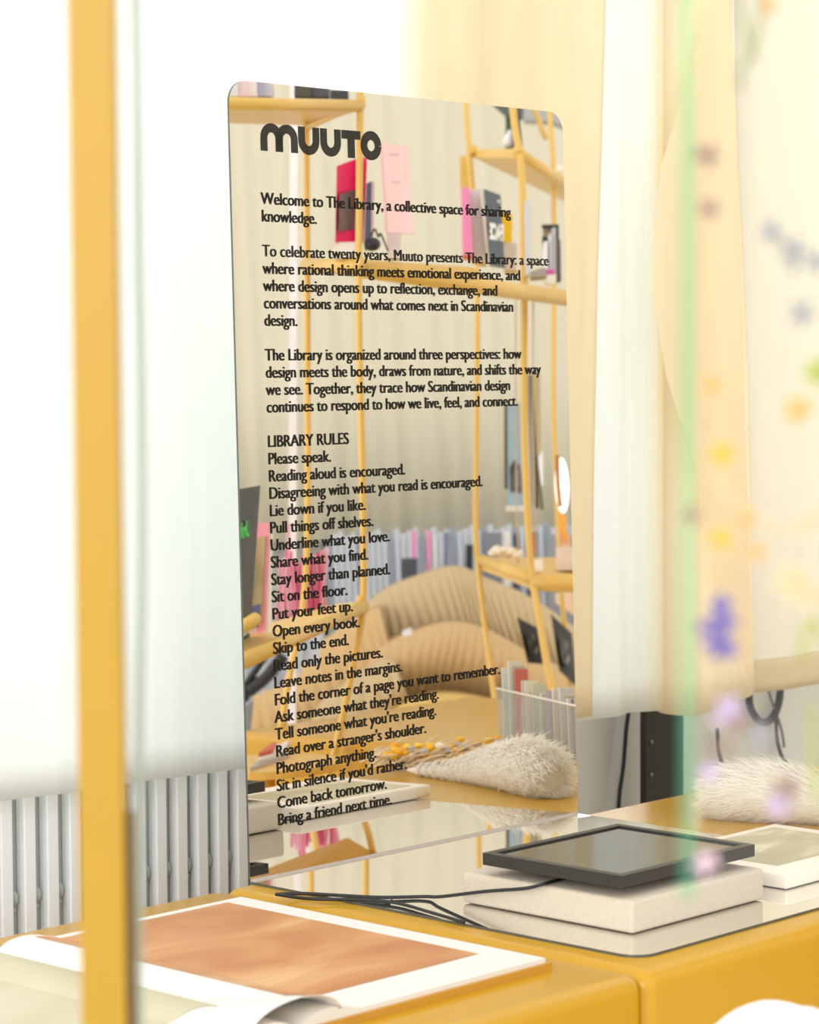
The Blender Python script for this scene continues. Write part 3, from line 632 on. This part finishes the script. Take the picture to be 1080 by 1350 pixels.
obj('body', *ball(V(491, 322, 5.97), 0.020, 12, 8, (1, 1, 0.8)), cm(50, 52, 60), t, True)
vtube('cord', [(489, 312, 5.9), (494, 302, 5.9), (499, 312, 5.9), (502, 308, 5.9), (508, 322, 5.9), (512, 331, 5.9)], 0.0022, M_BLACKG, t)
vbox('white_block', 510, 529, 306, 340, 6.02, 0.06, cm(246, 242, 248), 'white block under the pale pink book', 'block', 'books on the middle shelf')
pk = book([(504, 189), (538, 193), (546, 308), (512, 307)], 5.96, 0.012, cm(250, 216, 220), 'tall pale pink book standing on a white block')
vprism('spine', [(501, 192), (504, 189), (512, 307), (508, 306)], 5.962, 0.010, cm(240, 196, 200), pk)
for q in range(3): vprism('emblem', quad(514+q*3, 526+q*3, 203+q*36, 204.5+q*36), 5.9585, 0.001, cm(226, 184, 192), pk)
book([(609, 247), (619, 247), (624, 337), (611, 335)], 6.45, 0.14, cm(240, 146, 196), 'pink book on the middle shelf')
book([(619, 250), (636, 249), (643, 346), (623, 340)], 6.48, 0.14, cm(228, 222, 222), 'thick pale grey book right of the pink book')
fb = book([(638, 249), (660, 257), (666, 353), (646, 350)], [6.42, 6.5, 6.5, 6.42], 0.02, cm(84, 90, 98), 'charcoal book with large white capitals')
vprism('page_block', [(633, 250), (638, 249), (647, 350), (643, 348)], 6.43, 0.02, cm(238, 232, 220), fb)
tv, tf = text_mesh('FACE', 0.066, 0.0016, 0.0006)
def vtext(name, body, x0, x1, y0, y1, d0, d1, m, parent, shear=0.0, bold=0.03):
    """lettering on a real cover: the mirror shows it reversed, so the first letter is at x1"""
    v, f = text_mesh(body, 1.0, bold, 0.002); xs = [p[0] for p in v]; ys = [p[1] for p in v]
    xa, xb, ya, yb = min(xs), max(xs), min(ys), max(ys); vv = []
    for a, b, c in v:
        u = (a-xa)/(xb-xa); w_ = (b-ya)/(yb-ya); x = x1+(x0-x1)*u; y = y1+(y0-y1)*w_+shear*(x-x0)
        vv.append(V(x, y, (d1+(d0-d1)*u)-0.0025-c*0.3))
    return obj(name, vv, f, m, parent)
vtext('title', 'FACE', 645.5, 664, 293, 316, 6.42, 6.5, cm(246, 244, 240), fb, 0.14, 0.06)
vprism('emblem', [(656, 263), (659, 264), (659, 268), (656, 267)], 6.475, 0.001, cm(240, 240, 236), fb)
book([(662, 281), (676, 282), (675, 320), (664, 319)], 6.62, 0.10, cm(246, 200, 20), 'yellow book right of the charcoal book')
vbox('white_block', 666, 681, 320, 356, 6.6, 0.10, cm(216, 204, 190), 'beige block under the yellow book', 'block', 'books on the middle shelf')
book([(678, 320), (683, 320), (684, 358), (678, 357)], 6.66, 0.1, cm(240, 238, 242), 'small white book between the beige block and the pole')
book([(693, 264), (699, 264), (699, 362), (694, 362)], 6.8, 0.12, cm(206, 210, 222), 'tall pale lilac book just right of the pole')
tag(vprism('crumpled_paper', [(700, 358), (718, 352), (722, 364), (701, 366)], 6.9, 0.1, cm(172, 168, 166)), 'grey crumpled paper on the middle shelf', 'paper')
t = thing('picture_frame', 'black frame with tan panel behind the books at the far right of the middle shelf', 'frame', V(727, 372, 7.1), None)
for pts in ([(715, 296), (737, 296), (737, 300), (715, 300)], [(733, 300), (737, 300), (737, 372), (733, 372)], [(715, 312), (724, 312), (724, 360), (720, 360)]): vprism('frame_bar', pts, 7.1, 0.02, cm(40, 40, 44), t)
vprism('panel', quad(716, 732, 300, 314), 7.12, 0.01, cm(176, 150, 126), t)
for i, (x0, x1, y0, c, lb) in enumerate([(718, 722, 318, (242, 240, 244), 'white booklet in front of the black frame'), (724, 728, 308, (206, 208, 216), 'pale booklet in front of the black frame'), (728.5, 733, 300, (188, 190, 198), 'tall grey booklet in front of the black frame'), (734, 739, 316, (96, 88, 88), 'brown-black booklet at the end of the middle shelf')]):
    book([(x0, y0), (x1, y0), (x1+1, 370), (x0+1, 370)], 7.02+0.01*i, 0.06, cm(*c), lb)
vbox('small_box', 719, 733, 362, 374, 6.98, 0.04, cm(250, 248, 250), 'small white box at the end of the middle shelf', 'box')
vbox('small_box', 718, 731, 355, 361.5, 6.98, 0.04, cm(214, 96, 176), 'small magenta and orange packet on the white box', 'box')
# upper right shelf
t = thing('paper_cone', 'white paper cone on the upper right tilted shelf', 'paper', V(672, 192, 7.2))
A, f = tube([V(671, 193, 7.2), V(672, 182, 7.2), V(674, 172, 7.2)], [0.020, 0.014, 0.007], 16); obj('cone', A, f, cm(248, 246, 246), t, True)
vbox('small_box', 732, 742, 217, 226, 8.0, 0.04, cm(244, 238, 228), 'small cream packet at the far end of the upper right shelf', 'box')
# hanging prints on cords
for i, (x, y0, y1, d) in enumerate([(680, 390, 742, 7.3), (703, 398, 752, 7.25)]):
    tag(vtube('cord', [(x, y0, d), (x, 560, d), (x+(4 if i else 3), y1, d)], 0.0022, cm(196, 176, 146), None, 3), 'thin %s hanging cord below the middle shelf' % ('right' if i else 'left'), 'cord')
pr_ = thing('hanging_print', 'pale blue print with a grey picture hanging below the middle shelf', 'print', V(680, 672, 7.35))
vprism('sheet', [(669, 532), (690, 531), (692, 668), (670, 668)], 7.35, 0.003, mat('sky_print', rgb(160, 190, 208), 0.6, 0, 0.16, 9), pr_)
vprism('picture', [(672, 616), (679, 606), (686, 618), (687, 650), (673, 648)], 7.345, 0.002, picmat('grey_photo', rgb(66, 66, 70), rgb(104, 102, 102), rgb(170, 166, 166), 12), pr_)
vprism('edge', [(665, 534), (669, 532), (670, 645), (665, 645)], 7.36, 0.004, cm(110, 88, 82), pr_)
vprism('bottom_bar', [(667, 667), (693, 667), (693, 674), (667, 674)], 7.34, 0.01, cm(226, 222, 218), pr_)
HG = 'cards hanging edge-on right of the blue print'
for i, (p, c, lb) in enumerate([([(694, 494), (699, 494), (706, 668), (701, 668)], (150, 144, 136), 'grey card hanging edge-on, leftmost of the hanging cards'), ([(699, 494), (703, 494), (711, 670), (706, 670)], (84, 74, 66), 'dark brown card hanging edge-on'),
      ([(703, 492), (712, 492), (713, 600), (706, 600)], (204, 188, 148), 'tan card hanging beside the dark brown one'), ([(706, 600), (709, 600), (717, 672), (713, 672)], (112, 108, 84), 'olive card edge below the tan card')]):
    tag(vprism('hanging_card', p, 7.3+0.03*i, 0.004, cm(*c)), lb, 'card', HG)
# bright lamp at the right edge, its orange lower part
E_ = bpy.data.materials.new('lamp_glow'); E_.use_nodes = True; E_.node_tree.nodes['Principled BSDF'].inputs['Emission Color'].default_value = (1, 0.96, 0.9, 1); E_.node_tree.nodes['Principled BSDF'].inputs['Emission Strength'].default_value = 1.6
t = thing('paper_lamp', 'glowing white oval lamp with an orange base at the right edge of the mirror', 'lamp', V(741, 745, 7.4))
obj('shade', *ball(V(741, 640, 7.4), 0.020, 16, 12, (1, 1, 4.0)), E_, t, True)
vtube('shade_band', [(735, 600, 7.38), (736, 640, 7.38), (739, 668, 7.38)], 0.006, cm(190, 120, 60), t, 3)
vprism('base', [(737, 676), (746, 680), (748, 716), (740, 700)], 7.42, 0.06, cm(246, 176, 66), t)
vprism('foot', [(738, 700), (752, 705), (752, 742), (742, 742)], 7.45, 0.06, cm(236, 200, 170), t)
vbox('glass_vase', 711, 716, 595, 640, 7.5, 0.03, cm(246, 246, 252), 'slim bright white strip ornament right of the hanging cards', 'ornament')
# lower right shelf
t = thing('cream_garland', 'cream shell garland piled on the lower right shelf', 'garland', V(660, 733, 7.3)); rnd = random.Random(5)
for k in range(14):
    obj('shell', *ball(V(650+k*2.6, 731-6*math.sin(k*0.8)**2-2+k*0.3, 7.3+0.01*(k % 3)), 0.013, 8, 6, (1.2, 1, 0.8)), cm(240, 226, 206), t, True)
vbox('book', 701, 706, 704, 730, 7.4, 0.1, cm(176, 20, 50), 'narrow red book on the lower right shelf', 'book')
vbox('white_jar', 706, 716, 738, 752, 7.0, 0.05, cm(244, 238, 232), 'small white jar beside the front pole of the lower right shelf', 'jar')
vbox('storage_box', 736, 765, 722, 752, 7.1, 0.12, cm(228, 210, 200), 'pale pink box at the right end of the lower right shelf', 'box')

# ---- left edge: poster, magazine, pink ribbons, metal things
ps = thing('poster_board', 'black poster board with neon green lettering at the left edge of the mirror', 'poster', V(330, 852, 5.2))
vprism('board', [(296, 648), (343, 640), (329, 845), (300, 852)], [5.1, 5.35, 5.35, 5.1], 0.01, cm(62, 64, 66), ps)
vtext('lettering', 'Unit', 315.5, 330, 689, 711, 5.15, 5.28, cm(30, 220, 60), ps, -0.25, 0.04)
vtext('small_lettering', 'Journal', 318, 339, 832, 842, 5.15, 5.28, cm(230, 226, 216), ps, -0.35, 0.03)
mg = thing('magazine', 'pink magazine with a tan and black cover picture beside the black poster', 'magazine', V(345, 850, 5.42))
vprism('cover', [(334, 690), (356, 689), (350, 832), (330, 840)], 5.42, 0.006, cm(244, 160, 176), mg)
vprism('page_block', [(356, 702), (360, 700), (357, 836), (350, 836)], 5.425, 0.006, cm(250, 244, 244), mg)
vprism('picture', [(333, 712), (350, 706), (345, 820), (329, 828)], 5.415, 0.003, picmat('tan_black_photo', rgb(52, 44, 40), rgb(176, 156, 112), rgb(206, 190, 146), 6, (1, 1, 0.6)), mg)
vprism('blue_figure', [(330, 800), (343, 796), (341, 826), (329, 830)], 5.412, 0.002, cm(92, 92, 140), mg)
rb = thing('ribbon_hanging', 'pink ribbons hanging in folds below the left rack, reflected in the mirror', 'textile', V(400, 815, 6.6)); rnd = random.Random(11)
PK = [cm(246, 190, 206), cm(236, 140, 170), cm(250, 214, 224), cm(226, 110, 150), cm(244, 170, 200)]
for k in range(15):
    x = 368+k*4.3; top = 742-24*math.sin(k*0.55)**2 if k < 9 else 738-(k-9)*3.2
    if k == 3: top = 690
    d_ = 6.6+0.03*(k % 4); w_ = 4.6
    obj('ribbon', *grid(lambda u, v: V(x+w_*(u-0.5)+2*math.sin(v*5+k), top+(818-top)*v-0.28*(x-368)*v, d_+0.012*math.sin(u*PI)), 4, 8, FW*0.002), PK[(k*7+k//3) % 5], rb, True)
LG = 'pale blue panels under the lower left shelf'
for i, (x0, x1, y0, y1, c) in enumerate([(326, 336, 868, 930, (150, 158, 176)), (338, 350, 862, 915, (206, 214, 228)), (352, 364, 858, 910, (186, 196, 214)), (366, 378, 852, 905, (176, 186, 204)), (380, 400, 840, 890, (190, 198, 212)), (402, 424, 826, 876, (196, 204, 218))]):
    tag(vprism('panel_board', quad(x0, x1, y0, y1, -4), 7.9+0.03*i, 0.02, cm(*c)), ['dusky blue panel nearest the mirror edge under the lower left shelf', 'palest blue panel under the lower left shelf', 'light blue panel, third from the mirror edge under the lower left shelf', 'light blue panel, fourth from the mirror edge under the lower left shelf', 'light blue panel left of the back pole under the lower left shelf', 'pale blue panel right of the back pole under the lower left shelf'][i], 'panel', LG)
t = thing('black_strap_bag', 'black bag with slanted straps under the lower left shelf', 'bag', V(345, 915, 7.4))
vtube('strap', [(322, 905, 7.4), (340, 880, 7.4), (352, 862, 7.4)], 0.010, M_BLACKG, t, 4)
vtube('strap', [(328, 912, 7.38), (352, 892, 7.38), (374, 864, 7.38)], 0.018, M_BLACKG, t, 4)
vprism('body', [(322, 898), (332, 890), (342, 898), (326, 925), (318, 928)], 7.42, 0.08, cm(40, 34, 46), t)
vprism('red_lining', [(338, 902), (346, 895), (342, 910), (335, 914)], 7.4, 0.02, cm(96, 30, 50), t)
tag(vprism('grey_panel_screen', [(318, 935), (334, 924), (326, 1010), (318, 1010)], 6.3, 0.02, cm(130, 134, 140)), 'grey framed panel low at the left edge of the mirror', 'panel')
# ---- ribbed corduroy sofa
CORD = mat('tan_corduroy', rgb(196, 173, 134), 0.9, 0, 0.04, 60, 0.3, 300)
CORD2 = mat('golden_corduroy', rgb(200, 168, 120), 0.9, 0, 0.04, 60, 0.3, 300)
sf = thing('ribbed_sofa', 'tan ribbed corduroy sofa with rounded crest reflected in the mirror', 'sofa', vert_base(V(580, 850, 8.7)))
def pillow(name, top, bot, d0, bulge, ribs, amp, m, nu=200, nv=14, depth=0.25, lean=0.0, power=0.5):
    tx = [p[0] for p in top]; ty = [p[1] for p in top]; bx = [p[0] for p in bot]; by = [p[1] for p in bot]
    tu = np.linspace(0, 1, len(top)); bu = np.linspace(0, 1, len(bot))
    TS = smooth_path([np.array([*p, 0.0]) for p in top], 12); BS = smooth_path([np.array([*p, 0.0]) for p in bot], 12)
    us = np.linspace(0, 1, len(TS)); ub = np.linspace(0, 1, len(BS))
    def fn(u, v):
        a = np.array([np.interp(u, us, [q[k] for q in TS]) for k in (0, 1)]); b = np.array([np.interp(u, ub, [q[k] for q in BS]) for k in (0, 1)])
        q = a*(1-v)+b*v; s = math.sin(PI*min(1, max(0, v*0.92+0.02)))**power
        rib = amp*abs(math.sin(PI*ribs*u))
        return V(q[0], q[1], d0-bulge*s-rib*s+lean*(1-v))
    # cache the curves for speed
    tsx = [q[0] for q in TS]; tsy = [q[1] for q in TS]; bsx = [q[0] for q in BS]; bsy = [q[1] for q in BS]
    def fn2(u, v):
        a0, a1 = np.interp(u, us, tsx), np.interp(u, us, tsy); b0_, b1_ = np.interp(u, ub, bsx), np.interp(u, ub, bsy)
        s = math.sin(PI*min(1, max(0, v*0.92+0.02)))**power; rib = amp*abs(math.sin(PI*ribs*u))**0.6
        return V(a0*(1-v)+b0_*v, a1*(1-v)+b1_*v, d0-bulge*s-rib*s+lean*(1-v))
    return obj(name, *grid(fn2, nu, nv, (refl(FW)-refl([0, 0, 0]))*depth), m, sf, True)
pillow('back_crest', [(452, 838), (480, 800), (510, 776), (550, 760), (590, 748), (615, 750), (640, 762), (680, 778), (720, 800), (790, 850)], [(440, 1000), (520, 960), (600, 930), (660, 950), (700, 960), (740, 970), (800, 990)], 8.9, 0.14, 30, 0.014, CORD, 300)
pillow('left_arm', [(290, 930), (340, 912), (380, 880), (420, 850), (470, 815), (500, 800)], [(290, 1040), (360, 1040), (420, 1030), (470, 1010), (520, 990), (540, 960)], 8.6, 0.18, 15, 0.010, CORD2, 200)
pillow('inner_bolster', [(478, 880), (500, 852), (540, 835), (580, 823), (610, 822), (640, 830), (670, 845), (700, 862), (760, 890)], [(470, 975), (500, 940), (550, 922), (590, 915), (640, 920), (690, 935), (760, 960)], 8.5, 0.16, 22, 0.010, CORD2, 260)
pillow('seat_roll', [(420, 930), (450, 905), (480, 885), (505, 870), (520, 872)], [(380, 1010), (430, 1010), (480, 990), (520, 965), (540, 930)], 8.3, 0.16, 6, 0.010, CORD, 100)
ct = pillow('seat_cushion', [(500, 948), (530, 930), (560, 920), (590, 917), (630, 922), (670, 932), (720, 945)], [(500, 1010), (560, 1010), (600, 1010), (640, 1010), (680, 1010), (720, 1010), (740, 1010)], 8.1, 0.12, 1, 0.0, mat('mustard_velvet', rgb(212, 178, 104), 0.85), 60)
q4 = [vert_base(V(*k)) for k in ((345, 900, 8.35), (765, 900, 8.35), (765, 900, 9.1), (345, 900, 9.1))]
obj('base', *hexa(q4, [k+np.array([0, 0, 0.30]) for k in q4]), CORD, sf)
tag(vprism('white_card', [(530, 832), (543, 827), (543, 836), (531, 840)], 8.2, 0.004, cm(232, 232, 236)), 'small white card lying on the sofa', 'card')
# dark books leaning on the sofa at the right
for i, (p, lb) in enumerate([([(682, 814), (709, 828), (721, 876), (696, 874)], 'black book with pale figures leaning on the sofa between the poles'), ([(727, 810), (754, 835), (760, 905), (738, 885)], 'dark book leaning on the sofa at the right edge of the mirror')]):
    t = thing('book', lb, 'book', V(*p[3], 7.9), 'dark books leaning on the sofa')
    vprism('cover', p, [7.8, 7.9, 7.9, 7.8], 0.03, cm(40, 36, 32), t)
    c = np.mean(p, axis=0)
    vprism('cover_picture', [tuple(c+0.5*(np.array(q)-c)) for q in p], [7.79, 7.84, 7.84, 7.79], 0.01, picmat('dark_picture_%d' % i, rgb(40, 36, 32), rgb(56, 52, 46), rgb(150, 144, 128), 14), t)
tag(vprism('pale_cloth', [(733, 784), (756, 776), (758, 812), (734, 796)], 8.0, 0.05, cm(238, 206, 180)), 'pale peach cloth at the right edge of the mirror above the dark book', 'cloth')
# ---- clear box of pamphlets on the corner bench
bxA, bxB = rz(657, 975, 0.0), rz(762, 1004, 0.0)                    # its long front side along the bench
ex = bxB-bxA; LX = np.linalg.norm(ex); ex /= LX; LX = 0.48; ey = np.array([-ex[1], ex[0], 0.0])
if (ey@np.array([1.0, 0, 0])) < 0: ey = -ey
HB, DB = 0.115, 0.05; zb = -0.004
def bp(a, b, c): return bxA+ex*a+ey*b+np.array([0, 0, zb-bxA[2]+c])
def bb(a0, a1, b0_, b1_, c0, c1): return hexa([bp(a0, b0_, c0), bp(a1, b0_, c0), bp(a1, b1_, c0), bp(a0, b1_, c0)], [bp(a0, b0_, c1), bp(a1, b0_, c1), bp(a1, b1_, c1), bp(a0, b1_, c1)])
pb = thing('pamphlet_box', 'clear acrylic box holding a row of pamphlets on the corner bench', 'box', bp(LX/2, DB/2, 0))
obj('front_panel', *bb(0, LX, 0, 0.003, 0.003, HB), M_ACRYL, pb); obj('back_panel', *bb(0, LX, DB-0.003, DB, 0.003, HB), M_ACRYL, pb)
obj('side_panel', *bb(0, 0.003, 0.003, DB-0.003, 0.003, HB), M_ACRYL, pb); obj('side_panel', *bb(LX-0.003, LX, 0.003, DB-0.003, 0.003, HB), M_ACRYL, pb)
obj('floor_panel', *bb(0, LX, 0, DB, 0, 0.003), M_ACRYL, pb)
for q in ((0, LX, -0.0005, 0.0, HB, HB+0.003),): obj('rim', *bb(0, LX, -0.001, 0.004, HB, HB+0.003), cm(240, 236, 224), pb)
CL = [((222, 226, 220), 'pale green-white'), ((206, 216, 220), 'pale blue'), ((230, 226, 214), 'ivory'), ((196, 196, 186), 'grey'), ((214, 120, 108), 'brick red'), ((226, 190, 184), 'dusty pink'), ((210, 206, 198), 'light grey'),
      ((236, 230, 214), 'cream'), ((226, 206, 206), 'blush'), ((214, 212, 190), 'pale olive'), ((190, 206, 214), 'sky grey'), ((236, 232, 226), 'white'), ((176, 170, 120), 'olive'), ((206, 196, 206), 'lilac'), ((160, 158, 176), 'slate'),
      ((230, 222, 206), 'sand'), ((184, 176, 164), 'taupe'), ((216, 214, 220), 'silver'), ((196, 180, 150), 'tan'), ((226, 226, 230), 'frost'), ((150, 150, 150), 'mid grey'), ((206, 190, 176), 'fawn')]
rnd = random.Random(21)
for k in range(22):
    a = 0.012+k*(LX-0.03)/22; hh = HB+rnd.uniform(0.012, 0.04)+(0.03 if k < 5 else 0)-0.0006*k; ln = rnd.uniform(-0.006, 0.012)+(0.02 if k == 5 else 0)
    c, nm = CL[k]; th_ = rnd.choice((0.003, 0.005, 0.008))
    A = [bp(a, 0.008, 0.0035), bp(a+th_, 0.008, 0.0035), bp(a+th_, DB-0.012, 0.0035), bp(a, DB-0.012, 0.0035)]
    B = [bp(a+ln, 0.008, hh), bp(a+ln+th_, 0.008, hh), bp(a+ln+th_, DB-0.012, hh*0.99), bp(a+ln, DB-0.012, hh*0.99)]
    nb = ' next to the %s one' % CL[k-1][1] if k else ' at the left end'
    tag(obj('pamphlet', *hexa(A, B), cm(*c)), '%s pamphlet%s in the clear box' % (nm, nb), 'pamphlet', 'pamphlets in the clear box')
# ---- yellow dried flower bundle on the bench (seen in the mirror)
df = thing('dried_flower_bundle', 'bundle of dried yellow flowers on cream stems behind the feather bundle', 'bundle', (1.24, -0.70, -0.004)); rnd = random.Random(4)
mb = MB(); F0, F1 = np.array([1.06, -0.765, 0.0]), np.array([1.42, -0.60, 0.0]); dl = (F1-F0)/np.linalg.norm(F1-F0); dn = np.array([-dl[1], dl[0], 0])
for k in range(150):
    a = rnd.uniform(-0.02, 0.24); b = rnd.gauss(0, 0.028); z = 0.003+abs(rnd.gauss(0, 0.014)); p = F0+dl*a+dn*b+np.array([0, 0, z])
    q = p+dl*rnd.uniform(0.03, 0.06)+dn*rnd.gauss(0, 0.02)+np.array([0, 0, rnd.uniform(-0.004, 0.018)]); q[2] = max(q[2], 0.0)
    mb.add(*tube([p, (p+q)/2+np.array([0, 0, 0.004]), q], 0.0016, 5))
o_ = mb.build('stems', cm(236, 218, 186), df, True); o_['kind'] = 'stuff'
for k in range(70):
    a = rnd.uniform(0.0, 0.29); b = rnd.gauss(0, 0.032); p = F0+dl*a+dn*b+np.array([0, 0, 0.012+rnd.uniform(0, 0.028)])
    col = [(250, 196, 30), (250, 210, 60), (236, 170, 30), (246, 232, 200), (190, 180, 176)][min(4, int(rnd.random()*5))]
    obj('flower_head', *ball(p, rnd.uniform(0.007, 0.012), 8, 5, (1, 1, 0.7)), cm(*col), df, True)
# ---- side table in front of the bench with a few loose magazines, at the left of the reflection
TP = rz(352, 1002, 0.0)
st = thing('side_table', 'small round yellow side table holding magazines, low at the left of the reflection', 'table', (TP[0], TP[1], FLOOR))
obj('table_top', *tube([(TP[0], TP[1], -0.022), (TP[0], TP[1], -0.006)], 0.16, 32), M_YTUBE, st)
obj('column', *tube([(TP[0], TP[1], -0.022), (TP[0], TP[1], FLOOR+0.012)], 0.016, 12), M_YTUBE, st, True)
obj('foot', *tube([(TP[0], TP[1], FLOOR), (TP[0], TP[1], FLOOR+0.012)], 0.13, 32), M_YTUBE, st)
for i, (p, c, lb) in enumerate([([(322, 1018), (346, 990), (388, 975), (384, 996)], (190, 184, 184), 'grey magazine lowest on the small side table'), ([(332, 1012), (354, 990), (386, 979), (376, 998)], (232, 226, 222), 'white magazine in the middle of the pile on the side table'),
                                ([(338, 1006), (352, 994), (366, 986), (360, 1000)], (206, 90, 70), 'red magazine on top of the pile on the side table')]):
    poly = [rz(x, y, 0.0) for x, y in p]; poly = [np.array([q[0], q[1], -0.006+0.008*i]) for q in poly]
    cen = np.mean(poly, axis=0); poly = [cen+0.8*(q-cen) for q in poly]
    tag(obj('magazine', *prism(poly, (0, 0, 0.0075)), cm(*c)), lb, 'magazine', 'magazines on the side table')
